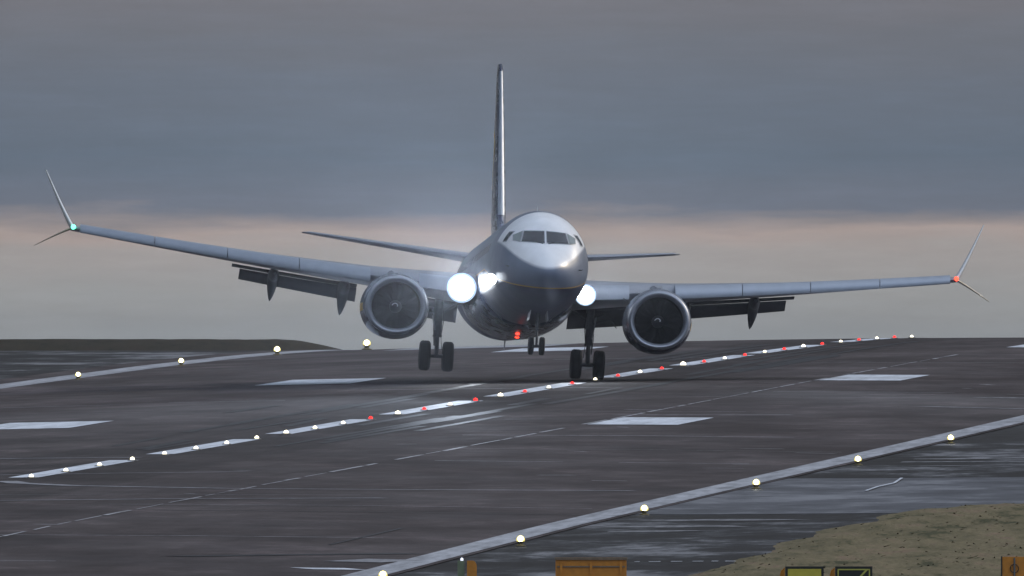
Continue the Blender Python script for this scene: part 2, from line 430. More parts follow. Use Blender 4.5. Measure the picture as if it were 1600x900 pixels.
# low grass ridge beyond the left verge
vs = []; fs = []
us = rng(-140, -25.5, .5); ss = rng(535, 600, 4)
for s in ss:
    for u in us:
        t_ = math.sin(math.pi * (s - 535) / 65) ** .6 if 535 < s < 600 else 0
        hgt = .60 * min(1, max(0, (-25.5 - u) / 3)) * (1 + .25 * noise.noise(Vector((u * .35, s * .1, 0))) + .12 * noise.noise(Vector((u * 1.9, s * .5, 4))))
        p = P(s, u, -.08)
        tgt = CAMZ + .125 + .035 * noise.noise(Vector((u * .12, s * .05, 0))) + .03 * noise.noise(Vector((u * 1.9, s * .5, 4)))
        f_ = min(1, max(0, (-26.2 - u) / 2.6)); f_ = f_ * f_ * (3 - 2 * f_)
        p.z += max(0, tgt - p.z) * f_ * t_
        vs.append(p)
n = len(us)
for j in range(len(ss) - 1):
    for i in range(n - 1): fs.append((j * n + i, j * n + i + 1, (j + 1) * n + i + 1, (j + 1) * n + i))
tag(mesh('grass_ridge', vs, fs, M['grassdark'], None, True), 'low dark grass ridge on the skyline at left', None, None, 'structure')

# grass bank in the right foreground
def edge_u(s_):
    return 29.1 + .9 * noise.noise(Vector((s_ * .05, 0, 2))) + (max(0, -62 - s_) * .004)
def bank_h(s_, u):
    a = min(1, max(0, (u - edge_u(s_)) / 2.6)); b_ = min(1, max(0, (-46 - s_ - max(0, 33 - u) * 5) / 22))
    a = a * a * (3 - 2 * a); b_ = b_ * b_ * (3 - 2 * b_)
    f = a * b_
    return -.10 + f * (.26 + .09 * noise.noise(Vector((u * .45, s_ * .09, 1))) + .05 * noise.noise(Vector((u * 1.6, s_ * .35, 7))) + .035 * noise.noise(Vector((u * 3.5, s_ * .8, 5))))
bvs = []; bfs = []
us = rng(28, 48, .2) + [50, 54, 60, 66]; ss = rng(-360, -40, 1.2)
for s_ in ss:
    for u in us: bvs.append(P(s_, u, bank_h(s_, u)))
n = len(us)
for j in range(len(ss) - 1):
    for i in range(n - 1): bfs.append((j * n + i, j * n + i + 1, (j + 1) * n + i + 1, (j + 1) * n + i))
tag(mesh('grass_bank', bvs, bfs, M['bank'], None, True), 'rough tan and olive grass bank in the near right corner', None, None, 'structure')
tv = []; tf = []
for i in range(1500):
    s_ = random.uniform(-235, -46); u = random.uniform(29.2, 43)
    hh = bank_h(s_, u)
    if hh < -.03: continue
    p = P(s_, u, hh - .01); h = random.uniform(.025, .05) * (1 + .5 * noise.noise(Vector((u * .5, s_ * .1, 9))))
    a = random.uniform(0, math.pi); dx, dy = math.cos(a) * .05, math.sin(a) * .05; lx, ly = random.gauss(.03, .08), random.gauss(0, .08)
    o = len(tv)
    tv += [(p.x - dx, p.y - dy, p.z), (p.x + dx, p.y + dy, p.z), (p.x + lx, p.y + ly, p.z + h)]
    tf.append((o, o + 1, o + 2))
me = D.meshes.new('grass'); me.from_pydata(tv, [], tf); me.materials.append(M['bank'])
me.shade_smooth(); me.normals_split_custom_set_from_vertices([(0, -.25, .97)] * len(tv))
tag(link('grass', me), 'tufts of rough grass covering the bank', 'grass', None, 'stuff')

# ------------------------------------------------------------------ air
hm = D.materials.new('haze'); hm.use_nodes = True; hm.node_tree.nodes.clear()
pv = hm.node_tree.nodes.new('ShaderNodeVolumePrincipled'); pv.inputs['Density'].default_value = HAZE
pv.inputs['Color'].default_value = (.86, .89, .96, 1); pv.inputs['Anisotropy'].default_value = .945
hmo = hm.node_tree.nodes.new('ShaderNodeOutputMaterial'); hm.node_tree.links.new(pv.outputs[0], hmo.inputs['Volume'])
hb = MB(); hb.box((0, 0, -24), (70000, 70000, 90)); tag(hb.build('haze', hm), 'thin damp air over the runway', 'haze', None, 'stuff')

# ------------------------------------------------------------------ aircraft
ORD = ['first', 'second', 'third', 'fourth', 'fifth', 'sixth', 'seventh', 'eighth', 'ninth', 'tenth', 'eleventh', 'twelfth', 'thirteenth', 'fourteenth',
       'fifteenth', 'sixteenth', 'seventeenth', 'eighteenth', 'nineteenth', 'twentieth', 'twenty-first', 'twenty-second', 'twenty-third', 'twenty-fourth', 'twenty-fifth', 'twenty-sixth']
YO, ZO = -19.6, .25
def A(x, y, z): return Vector((x, y + YO, z + ZO))          # aircraft stations: x sideways, y aft of the nose, z above static ground
plane = empty('airliner')
tag(plane, 'twin-engined passenger jet with wings tilted, landing lights on, touching down on the runway', 'airliner')

SEC = [(0, 2.78, 2.78, 0.0), (.1, 3.03, 2.52, .29), (.4, 3.30, 2.26, .60), (.9, 3.58, 2.0, .92), (1.6, 3.90, 1.76, 1.22), (2.5, 4.52, 1.58, 1.48),
       (3.3, 4.93, 1.48, 1.64), (4.5, 5.20, 1.39, 1.79), (6, 5.32, 1.34, 1.87), (7.5, 5.34, 1.33, 1.88), (15, 5.34, 1.33, 1.88), (25.5, 5.34, 1.33, 1.88),
       (28, 5.34, 1.50, 1.85), (31, 5.32, 2.05, 1.62), (34, 5.24, 2.85, 1.22), (36.5, 5.10, 3.55, .82), (38.6, 4.92, 4.10, .42), (39.4, 4.78, 4.32, .22)]
def pchip(xs, ys, x):
    import bisect
    n = len(xs)
    if x <= xs[0]: return ys[0]
    if x >= xs[-1]: return ys[-1]
    i = bisect.bisect_right(xs, x) - 1
    d = [(ys[k + 1] - ys[k]) / (xs[k + 1] - xs[k]) for k in range(n - 1)]
    def sl(k):
        if k == 0: return d[0]
        if k == n - 1: return d[-1]
        return 0 if d[k - 1] * d[k] <= 0 else 2 * d[k - 1] * d[k] / (d[k - 1] + d[k])
    h = xs[i + 1] - xs[i]; t = (x - xs[i]) / h
    return (2*t**3-3*t*t+1) * ys[i] + (t**3-2*t*t+t) * h * sl(i) + (-2*t**3+3*t*t) * ys[i+1] + (t**3-t*t) * h * sl(i+1)
SQ = [math.sqrt(s[0]) for s in SEC]
def ring(y):
    t = math.sqrt(max(0, y))
    zt = pchip(SQ, [s[1] for s in SEC], t); zb = pchip(SQ, [s[2] for s in SEC], t); hw = pchip(SQ, [s[3] for s in SEC], t)
    return zt, zb, max(hw, .0005), zb + (zt - zb) * .47
def inside(x, y, z):
    zt, zb, hw, zc = ring(y); r = (zt - zc) if z > zc else (zc - zb)
    return (x / hw) ** 2 + ((z - zc) / max(r, 1e-4)) ** 2 < 1
def front_y(x, z):
    lo, hi = 0.0, 8.0
    for _ in range(40):
        m_ = (lo + hi) / 2
        if inside(x, m_, z): hi = m_
        else: lo = m_
    return hi
def side_x(y, z):
    zt, zb, hw, zc = ring(y); r = (zt - zc) if z > zc else (zc - zb)
    return hw * math.sqrt(max(0, 1 - ((z - zc) / r) ** 2))
NS, NR = 90, 72
vs = []; fs = []
tmax = math.sqrt(39.4)
for j in range(NS + 1):
    y = (tmax * (j / NS)) ** 2
    zt, zb, hw, zc = ring(y)
    for i in range(NR):
        a = 2 * math.pi * i / NR; c, s_ = math.cos(a), math.sin(a)
        vs.append(A(hw * c, y, zc + s_ * ((zt - zc) if s_ > 0 else (zc - zb))))
for j in range(NS):
    for i in range(NR):
        k = (i + 1) % NR; fs.append((j * NR + i, j * NR + k, (j + 1) * NR + k, (j + 1) * NR + i))
fs.append(tuple(range(NS * NR, NS * NR + NR)))
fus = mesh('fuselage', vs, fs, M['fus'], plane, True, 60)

# belly and wing root fairing
vs = []; fs = []; fy = rng(11.8, 23.2, .4)
for y in fy:
    k = max(0.001, math.sin(math.pi * (y - 11.8) / 11.4)) ** .45
    for i in range(25):
        a = math.pi + math.pi * i / 24
        vs.append(A(math.cos(a) * (1.55 + .58 * k), y, 2.75 + math.sin(a) * (1.30 + .38 * k) * (1 if k > .1 else .9)))
for j in range(len(fy) - 1):
    for i in range(24): fs.append((j * 25 + i, j * 25 + i + 1, (j + 1) * 25 + i + 1, (j + 1) * 25 + i))
mesh('belly_fairing', vs, fs, M['navy'], plane, True)

def front_patch(name, quad4, m, parent, off=.015, n=8):
    """quad4: four (x,z) corners seen from ahead; lies on the nose surface"""
    vs = []; fs = []
    for j in range(n + 1):
        for i in range(n + 1):
            a, b = i / n, j / n
            x = (quad4[0][0]*(1-a) + quad4[1][0]*a)*(1-b) + (quad4[3][0]*(1-a) + quad4[2][0]*a)*b
            z = (quad4[0][1]*(1-a) + quad4[1][1]*a)*(1-b) + (quad4[3][1]*(1-a) + quad4[2][1]*a)*b
            y = front_y(x, z)
            zt, zb, hw, zc = ring(y)
            nx, nz = x / hw**2, (z - zc) / (zt - zc)**2; l = math.hypot(nx, nz) or 1
            vs.append(A(x + nx / l * off * .6, y - off, z + nz / l * off * .6))
    for j in range(n):
        for i in range(n):
            p = j * (n + 1) + i; fs.append((p, p + 1, p + n + 2, p + n + 1))
    return mesh(name, vs, fs, m, parent, True)
def side_patch(name, y0, y1, z0, z1, sg, m, parent, off=.012, n=4):
    vs = []; fs = []
    for j in range(n + 1):
        for i in range(n + 1):
            y = y0 + (y1 - y0) * i / n; z = z0 + (z1 - z0) * j / n
            vs.append(A(sg * (side_x(y, z) + off), y, z))
    for j in range(n):
        for i in range(n):
            p = j * (n + 1) + i; fs.append((p, p + 1, p + n + 2, p + n + 1))
    return mesh(name, vs, fs, m, parent, True)
for sg in (-1, 1):
    q = [(sg * .05, 3.93), (sg * .86, 3.96), (sg * .76, 4.36), (sg * .05, 4.38)]
    fr = front_patch('cockpit_window', [(sg*.025, 3.90), (sg*.895, 3.93), (sg*.785, 4.39), (sg*.025, 4.41)], M['frame'], plane, .010)
    front_patch('pane', q, M['glass'], fr, .022)
    fr = front_patch('side_window', [(sg*.91, 3.93), (sg*1.18, 3.99), (sg*1.17, 4.22), (sg*.80, 4.39)], M['frame'], plane, .010)
    front_patch('pane', [(sg*.935, 3.96), (sg*1.155, 4.01), (sg*1.145, 4.20), (sg*.84, 4.36)], M['sideglass'], fr, .022)
    fr = side_patch('side_window', 3.05, 3.55, 3.95, 4.38, sg, M['frame'], plane, .010)
    side_patch('pane', 3.10, 3.50, 3.99, 4.34, sg, M['glass'], fr, .02)
    d = side_patch('door', 4.9, 5.75, 2.75, 4.55, sg, M['seam'], plane, .006)
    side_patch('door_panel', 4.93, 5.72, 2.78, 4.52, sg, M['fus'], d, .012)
    d = side_patch('door', 31.0, 31.75, 3.0, 4.6, sg, M['seam'], plane, .006)
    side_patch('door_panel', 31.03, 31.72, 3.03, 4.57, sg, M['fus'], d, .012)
    for k in range(38):
        y = 6.9 + k * .6
        if 16.8 < y < 17.2: continue
        side_patch('cabin_window', y - .12, y + .12, 3.72, 4.06, sg, M['glass'], plane, .01, 2)
# wipers, probes, blade antennas, drain mast
for sg in (-1, 1):
    mb = MB(); a = (sg * .10, 3.90); b = (sg * .48, 3.99)
    mb.tube(A(a[0], front_y(*a) - .04, a[1]), A(b[0], front_y(*b) - .04, b[1]), .014); mb.build('wiper', M['dark'], plane)
    mb = MB(); x_ = side_x(1.9, 3.0); mb.tube(A(sg * x_, 1.9, 3.0), A(sg * (x_ + .10), 1.82, 3.0), .02); mb.tube(A(sg*(x_+.10), 1.82, 3.0), A(sg*(x_+.12), 1.6, 3.0), .015)
    mb.build('pitot_probe', M['rim'], plane)
for (y, zt, zb) in ((8.0, 5.34, 5.62), (14.5, 5.34, 5.66), (9.5, 1.33, 1.05), (24.8, 1.33, .98)):
    mb = MB(); mb.add([A(-.02, y, zt), A(.02, y, zt), A(.02, y + .3, zt), A(-.02, y + .3, zt), A(-.01, y + .15, zb), A(.01, y + .15, zb), A(.01, y + .3, zb), A(-.01, y + .3, zb)],
                      [(0,1,2,3),(4,5,6,7),(0,1,5,4),(1,2,6,5),(2,3,7,6),(3,0,4,7)]); mb.build('antenna', M['frame'], plane)

# ---- lofted surfaces
def foil(n=16, t=.12, camber=.015):
    pts = []
    for i in range(n + 1):
        x = .5 * (1 + math.cos(math.pi * i / n)); yt = 5*t*(.2969*math.sqrt(x) - .126*x - .3516*x*x + .2843*x**3 - .1015*x**4)
        pts.append((x, yt + camber * 4 * x * (1 - x)))
    for i in range(1, n):
        x = .5 * (1 - math.cos(math.pi * i / n)); yt = 5*t*(.2969*math.sqrt(x) - .126*x - .3516*x*x + .2843*x**3 - .1015*x**4)
        pts.append((x, -yt + camber * 4 * x * (1 - x)))
    return pts
def loft(name, secs, m, parent, cap=True, smooth=True):
    """secs: list of rings (equal length) of Vectors"""
    n = len(secs[0]); vs = [p for r in secs for p in r]; fs = []
    for j in range(len(secs) - 1):
        for i in range(n):
            k = (i + 1) % n; fs.append((j*n + i, j*n + k, (j+1)*n + k, (j+1)*n + i))
    if cap: fs.append(tuple(range(n))); fs.append(tuple(range((len(secs)-1)*n, len(secs)*n)))
    return mesh(name, vs, fs, m, parent, smooth, 40)
def section(x, y, z, chord, t, inc=0.0, nrm=(0, 0, 1), camber=.015):
    nv = Vector(nrm).normalized(); out = []
    for a, b in foil(16, t, camber):
        dy = a * chord; dn = b * chord
        p = Vector((x, y + dy * math.cos(inc), z - dy * math.sin(inc))) + nv * dn
        out.append(A(*p))
    return out
def lerp(a, b, t): return a + (b - a) * t
# wing planform
WX = [1.6, 5.6, 9.0, 13.0, 16.6]
def wLE(x): return 13.2 + (x - 1.88) * .545 if x > 5.0 else 13.2 + (x - 1.88) * .545 - max(0, (5.0 - x)) * .18
def wTE(x): return 20.9 + max(0, (x - 5.6)) * .205 + (x - 5.6) * .0 if x > 5.6 else 20.9
def wZ(x): return 2.62 + (x - 1.88) * .098 + .0016 * (x - 1.88) ** 2
def wT(x): return lerp(.140, .105, (x - 1.6) / 15)
for sg in (-1, 1):
    secs = [section(sg * x, wLE(x), wZ(x), wTE(x) - wLE(x), wT(x), .012) for x in (1.2, 2.5, 4, 5.6, 7, 9, 11, 13, 15, 16.4, 16.74)]
    wing = loft('wing', secs, M['grey'], plane)
    # leading edge slats in four lengths, drooped
    spans = [(5.75, 8.35), (8.38, 11.0), (11.03, 13.7), (13.73, 16.47)]
    prof_s = [(.42, .235), (.20, .225), (.0, .165), (-.17, .06), (-.28, -.08), (-.33, -.22), (-.31, -.30), (-.24, -.325), (-.18, -.27), (-.12, -.13), (.0, .0), (.2, .11), (.42, .20)]
    def slat_ring(x, k):
        return [A(sg * x, wLE(x) + dy * k, wZ(x) + .05 + dz * k) for dy, dz in prof_s]
    for a, b in spans:
        ks = [lerp(1.02, .62, (q - 5.7) / 10.7) for q in (a, b)]
        loft('slat', [slat_ring(a, ks[0]), slat_ring((a + b) / 2, sum(ks) / 2), slat_ring(b, ks[1])], M['slat'], wing)
    # inboard leading edge flap
    kr = [(.35, .24), (.1, .22), (-.12, .10), (-.24, -.08), (-.28, -.26), (-.24, -.28), (-.14, -.1), (.0, .04), (.3, .15)]
    loft('leading_edge_flap', [[A(sg * x, wLE(x) + dy * k, wZ(x) + .06 + dz * k) for dy, dz in kr] for x, k in ((2.55, 1.15), (3.95, 1.1))], M['slat'], wing)
    # trailing edge flaps
    def board(x, dy, dz, ch, ang, t=.13):
        a = R(ang); out = []
        for p, q in foil(8, t, .02):
            yy = p * ch; zz = q * ch
            out.append(A(sg * x, wTE(x) - .55 + dy + yy * math.cos(a) + zz * math.sin(a), wZ(x) - .11 + dz - yy * math.sin(a) + zz * math.cos(a)))
        return out
    def fl(name, x0, x1, dy, dz, c0, c1, ang, m=None):
        return loft(name, [board(lerp(x0, x1, i / 4), dy, dz, lerp(c0, c1, i / 4), ang) for i in range(5)], m or M['flap'], wing)
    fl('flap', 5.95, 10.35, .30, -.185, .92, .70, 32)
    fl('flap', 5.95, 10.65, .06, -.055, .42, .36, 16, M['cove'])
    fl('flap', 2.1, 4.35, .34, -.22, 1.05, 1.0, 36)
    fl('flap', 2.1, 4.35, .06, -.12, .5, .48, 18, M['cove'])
    # flap track fairings, tilted down with the flaps
    for xf, s_ in ((6.45, 1.08), (9.1, 1.0)):
        rr = []
        for i in range(15):
            q = i / 14; yy = -1.5 + 3.25 * q
            drop = -.30 - (.48 * max(0, (yy + .1)) if yy > -.1 else .02 * yy)
            w_ = .24 * s_ * math.sin(math.pi * min(1, q * .92 + .06)) ** .75 * (1 - .25 * q) if q < 1 else .01
            hgt = w_ * 1.25
            rr.append([A(sg * xf + w_ * math.cos(2*math.pi*k/14), wTE(xf) - .6 + yy * s_, wZ(xf) + drop * s_ - .05 + hgt * math.sin(2*math.pi*k/14)) for k in range(14)])
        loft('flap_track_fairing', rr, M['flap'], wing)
    # split winglet
    up = [];  zt = wZ(16.6)
    for i in range(9):
        q = i / 8
        ox = 1.06 * q ** .93; oz = 2.22 * q ** 1.03
        tx, tz = 1.06, 2.25
        nv = (-tz * sg, 0, tx) if True else None
        up.append(section(sg * (16.72 + ox), wLE(16.6) + .08 + 1.95 * q ** 1.05, zt + .02 + oz, lerp(1.45, .45, q), lerp(.125, .10, q), 0, nv, 0))
    wl = loft('winglet', up, M['winglet'], wing)
    dn = []
    for i in range(6):
        q = i / 5
        dn.append(section(sg * (16.77 + 1.32 * q), wLE(16.6) + .35 + 1.15 * q, zt + .02 - .68 * q ** 1.1, lerp(1.0, .25, q), .09, 0, (sg * .45, 0, .89), 0))
    loft('lower_winglet', dn, M['winglet_sunlit'], wing)
    mb = MB(); mb.lathe(A(sg * 16.72, wLE(16.6) + .02, zt + .05), (0, -1, 0), [(-.12, .09), (0, .085), (.06, .055), (.075, .002)], 16)
    mb.build('navigation_light', M['navgreen'] if sg < 0 else M['navred'], wing, True)

    # ---- engine
    ex, ey, ez = sg * 4.94, 10.7, 1.70
    eng = empty('engine', A(ex, ey, ez)); eng.parent = plane
    def EA(x, y, z): return Vector((x, y, z))
    def nring(y, r, flat=1.0, n=56):
        out = []
        for i in range(n):
            a = 2 * math.pi * i / n; c, s_ = math.cos(a), math.sin(a)
            rr = r * (1 - flat * .065 * max(0, -s_) ** 3) if s_ < 0 else r
            rx = r * (1 + flat * .02 * (1 - abs(s_)))
            out.append(Vector((rx * c, y, rr * s_)))
        return out
    lipp = [(.30, .905), (.16, .925), (.06, .965), (.01, 1.01), (.0, 1.045), (.015, 1.075), (.05, 1.105), (.09, 1.13), (.13, 1.146)]
    lip = loft('intake_lip', [nring(y, r) for y, r in lipp], M['lip'], eng, False)
    outp = [(.132, 1.147), (.28, 1.185), (.7, 1.235), (1.2, 1.262), (1.8, 1.262), (2.4, 1.22), (3.0, 1.13), (3.5, 1.03), (3.5, 1.0), (3.0, 1.06), (2.4, 1.1)]
    # the livery of the nacelle is keyed to the aircraft, so the cowl is a child with vertices in aircraft coordinates
    off = A(ex, ey, ez)
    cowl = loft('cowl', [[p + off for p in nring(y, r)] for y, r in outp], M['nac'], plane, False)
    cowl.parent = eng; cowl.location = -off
    loft('inlet_duct', [nring(y, r) for y, r in ((.30, .904), (.6, .895), (.95, .89), (1.0, .885), (1.02, .05))], M['dark'], eng, False)
    fan = MB()
    for b_ in range(18):
        a0 = 2 * math.pi * b_ / 18; vv = []
        for k in range(7):
            r_ = lerp(.22, .875, k / 6); tw = lerp(R(20), R(62), k / 6); ch = lerp(.12, .26, k / 6); sw = .10 * math.sin(math.pi * k / 6)
            for e in (-.5, .5):
                tt = e * ch * math.sin(tw) / max(r_, .2) + a0 + sw * sg; yy = .80 + e * ch * math.cos(tw)
                vv.append((r_ * math.cos(tt), yy, r_ * math.sin(tt)))
        fan.add(vv, [(2*k, 2*k+1, 2*k+3, 2*k+2) for k in range(6)])
    f_ = fan.build('fan', M['fan'], eng, True)
    mb = MB(); mb.lathe((0, .74, 0), (0, -1, 0), [(-.1, .24), (0, .235), (.12, .19), (.24, .11), (.31, .03), (.32, .001)], 28); sp_ = mb.build('spinner', M['spin'], eng, True)
    mb = MB()
    for k in range(14):
        a = k * .22; r_ = .05 + .10 * k / 14; y_ = .74 - .34 + r_ * .95
        mb.box((r_ * math.cos(a), y_ - .10, r_ * math.sin(a)), (.03, .02, .03), Matrix.Rotation(-a, 3, 'Y'))
    mb.build('swirl_mark', M['white'], sp_)
    mb = MB(); mb.lathe((0, 2.3, 0), (0, 1, 0), [(0, .85), (.8, .75), (1.6, .58), (2.1, .48), (2.1, .44), (1.0, .5)], 32); mb.lathe((0, 3.9, 0), (0, 1, 0), [(0, .38), (.5, .3), (1.1, .03)], 24)
    mb.build('exhaust_nozzle', M['hot'], eng, True)
    # pylon
    pyl = [[A(ex + dx, y, z) for dx, z in ((-w_, zt_), (w_, zt_), (w_, zb_), (-w_, zb_))] for y, zt_, zb_, w_ in
           ((11.7, 2.98, 2.85, .06), (12.8, 3.12, 2.7, .16), (14.2, 3.12, 2.4, .2), (16.0, 2.9, 2.2, .2), (18.5, 2.62, 2.42, .1))]
    loft('pylon', pyl, M['grey'], plane)
    # cowl strake and yellow cowl marking
    mb = MB(); mb.add([EA(-sg*1.05, .9, .66), EA(-sg*1.30, 1.5, .86), EA(-sg*1.28, 2.0, .86), EA(-sg*1.02, 2.0, .66)], [(0, 1, 2, 3)]); mb.build('strake', M['grey'], eng)
    vs = []; fs = []
    for j, y in enumerate((.55, 1.1, 1.6)):
        r_ = pchip([.282, .7, 1.2, 1.8], [1.186, 1.235, 1.262, 1.262], y) + .006
        for i in range(6):
            a = math.pi - (R(-2) + R(14) * i / 5) * -1 if sg < 0 else -(R(-2) + R(14) * i / 5)
            if sg < 0: a = math.pi + (R(-3) + R(13) * i / 5)
            c, s_ = math.cos(a), math.sin(a)
            vs.append((r_ * (1 + .02 * (1 - abs(s_))) * c, y, r_ * s_ * (1 - .065 * max(0, -s_)**3)))
    for j in range(2):
        for i in range(5): fs.append((j*6+i, j*6+i+1, (j+1)*6+i+1, (j+1)*6+i))
    mesh('cowl_marking', vs, fs, M['yellow'], eng, True)

    # ---- tailplane
    st = [section(sg * lerp(.3, 7.17, q), lerp(33.2, 37.3, q), 4.72 + lerp(0, .86, q), lerp(4.1, 1.25, q), lerp(.10, .085, q), -.02, (0, 0, 1), 0) for q in (0, .2, .4, .6, .8, .97, 1)]
    st[-1] = [p + Vector((0, 0, 0)) for p in section(sg * 7.22, 37.75, 4.72 + .865, .7, .05, 0, (0, 0, 1), 0)]
    loft('tailplane', st, M['flap'] if False else M['grey'], plane)

    # ---- main gear
    gx, gy = sg * 2.86, 19.6
    gear = empty('main_landing_gear', A(gx, gy, -.25)); gear.parent = plane
    g0 = A(gx, gy, -.25)
    def G(x, y, z): return Vector((x * sg, y, z))        # local, z above the wheel bottoms, x positive outboard
    mb = MB(); mb.tube(G(0, 0, .565), G(0, -.02, 1.35), .085); mb.tube(G(0, -.02, 1.30), G(0, -.06, 2.75), .145, .16); mb.tube(G(0, -.02, 1.28), G(0, -.02, 1.36), .18)
    mb.tube(G(0, -.03, 1.9), G(0, -.03, 2.0), .19); mb.tube(G(-.12, -.15, 1.45), G(-.1, -.15, 2.4), .035); mb.tube(G(.11, -.14, 1.0), G(.13, -.14, 2.1), .022)
    mb.build('strut', M['gear'], gear, True)
    mb = MB(); mb.tube(G(-.62, 0, .565), G(.62, 0, .565), .075); mb.build('axle', M['gear'], gear, True)
    mb = MB(); mb.tube(G(0, .12, .72), G(0, .36, 1.02), .04, .03); mb.tube(G(0, .36, 1.02), G(0, .14, 1.34), .03, .04); mb.box(G(0, .3, 1.0), (.18, .08, .08)); mb.build('torsion_link', M['gear'], gear)
    mb = MB(); mb.tube(G(0, -.05, 2.15), G(-.95, -.05, 2.72), .055); mb.tube(G(0, -.02, 2.05), G(.45, -.2, 2.22), .05); mb.tube(G(.45, -.2, 2.22), G(.75, -.3, 2.30), .04); mb.tube(G(.75, -.3, 2.30), G(1.0, -.35, 1.98), .035, .015)
    mb.tube(G(.2, -.2, 2.35), G(.55, -.25, 2.5), .04)
    mb.build('drag_brace', M['gear'], gear, True)
    dm = Matrix.Rotation(R(8) * sg, 3, 'Y')
    mb = MB(); mb.box(G(.17, .1, 1.95), (.035, .75, .85), dm); mb.build('gear_door', M['grey'], gear)
    mb = MB()
    for pts in ([(-.14, -.16, 2.5), (-.2, -.19, 1.9), (-.13, -.17, 1.3), (-.18, -.14, .8)], [(.1, -.15, 2.3), (.17, -.2, 1.6), (.12, -.14, .95)]):
        for a, b in zip(pts, pts[1:]): mb.tube(G(*a), G(*b), .013, None, 8)
    mb.build('hydraulic_hose', M['dark'], gear, True)
    def wheel(parent, cx, rad, wid, cz):
        mb = MB(); h_ = wid / 2
        pr = [(-h_*.55, rad*.50), (-h_*.85, rad*.56), (-h_, rad*.72), (-h_*.97, rad*.84), (-h_*.82, rad*.94), (-h_*.6, rad*.985)]
        g = []
        for q in (-.42, -.14, .14, .42): g += [((q-.035)*h_*1.2, rad), ((q-.03)*h_*1.2, rad-.014), ((q+.03)*h_*1.2, rad-.014), ((q+.035)*h_*1.2, rad)]
        pr = pr + g + [(-a, b) for a, b in pr[::-1]]
        mb.lathe((0, 0, 0), (1, 0, 0), pr, 44)
        t_ = mb.build('wheel', M['tyre'], parent, True); t_.location = (cx, 0, cz)
        mb = MB(); mb.lathe((0, 0, 0), (1, 0, 0), [(-h_*.4, .001), (-h_*.4, rad*.2), (-h_*.55, rad*.22), (-h_*.35, rad*.3), (-h_*.3, rad*.44), (-h_*.62, rad*.5), (-h_*.56, rad*.52), (h_*.56, rad*.52), (h_*.62, rad*.5), (h_*.3, rad*.44), (h_*.35, rad*.3), (h_*.55, rad*.22), (h_*.4, rad*.2), (h_*.4, .001)], 28)
        mb.build('rim', M['rim'], t_, True); return t_
    for dx in (-.435, .435): wheel(gear, dx, .565, .42, .565)
    gear.location = g0
    # ---- wing root landing light
    lx = 2.33 * sg
    la = empty('landing_light', A(lx - .10, wLE(2.2) - .30, 2.60)); la.parent = plane
    mb = MB(); mb.lathe((0, .06, 0), (0, -1, 0), [(-.15, .1), (-.05, .40 if sg < 0 else .28), (.02, .46 if sg < 0 else .33), (.06, .475 if sg < 0 else .345)], 28); mb.build('reflector', M['lip'], la, True)
    mb = MB(); r_ = .46 if sg < 0 else .33; mb.lathe((0, 0, 0), (0, -1, 0), [(0, r_), (.03, r_ * .8), (.045, r_ * .4), (.05, .001)], 28); mb.build('lens', M['lampwhite'], la, True)
    mb = MB(); mb.lathe((0, 0, 0), (0, -1, 0), [(-.005, r_ * .95), (-.008, r_ * 1.14), (-.03, r_ * 1.22)], 36); mb.build('glow_ring', M['lampglow'], la, True)  # added glowing ring, softens the lens edge like bloom
    ld = D.lights.new('landing_lamp', 'SPOT'); ld.energy = 240000 if sg < 0 else 130000; ld.color = (.74, .84, 1.0); ld.spot_size = R(27); ld.spot_blend = 1.0; ld.shadow_soft_size = .12
    lo = D.objects.new('landing_lamp', ld); COL.objects.link(lo); lo.parent = la; lo.location = (0, -.12, 0); lo.rotation_euler = (R(-95), 0, R(-9 if sg < 0 else 8))
    ld2 = D.lights.new('landing_lamp_spill', 'SPOT'); ld2.energy = 1000; ld2.color = (.85, .91, 1.0); ld2.spot_size = R(50); ld2.spot_blend = 1.0; ld2.shadow_soft_size = .12
    lo2 = D.objects.new('landing_lamp_spill', ld2); COL.objects.link(lo2); lo2.parent = la; lo2.location = (0, -.12, 0); lo2.rotation_euler = (R(-74), 0, 0)

# small lamp added on the left nose cheek as a bright disc
la = empty('landing_light', A(-1.84, 3.9, 2.56)); la.parent = plane
mb = MB(); mb.lathe((0, .06, 0), (0, -1, 0), [(-.6, .05), (-.05, .20), (.06, .235)], 28); mb.build('reflector', M['lip'], la, True)
mb = MB(); mb.lathe((0, 0, 0), (0, -1, 0), [(0, .22), (.03, .18), (.045, .10), (.05, .001)], 28); mb.build('lens', M['lampsmall'], la, True)

# fin with dorsal fillet, emblem
fin = []
def finsec(x, y, z, c, t):
    out = []
    for a, b in foil(16, t, 0): out.append(A(x + b * c, y + a * c, z))
    return out
fin = [finsec(0, 27.6, 5.05, 10.0, .03), finsec(0, 29.6, 5.45, 8.1, .045), finsec(0, 31.3, 5.95, 6.4, .075), finsec(0, 32.0, 6.4, 5.75, .085), finsec(0, 33.7, 8.2, 4.75, .09), finsec(0, 35.6, 10.2, 3.65, .09), finsec(0, 37.5, 12.2, 2.55, .085), finsec(0, 37.9, 12.45, 2.1, .07)]
finob = loft('fin', fin, M['navy'], plane)
# bare metal leading edge of the fin
le = []
for (y, z, c, t) in ((31.95, 6.4, 5.75, .085), (33.65, 8.2, 4.75, .09), (35.55, 10.2, 3.65, .09), (37.45, 12.15, 2.55, .085)):
    pts = [(a, b) for a, b in foil(16, t * 1.03, 0) if a < .075]
    up_ = sorted([p for p in pts if p[1] >= 0], key=lambda p: -p[0]); dn_ = sorted([p for p in pts if p[1] < 0], key=lambda p: p[0])
    le.append([A(b * c, y - .02 + a * c, z) for a, b in up_ + dn_])
loft('fin_leading_edge', le, M['slat'], finob, False)
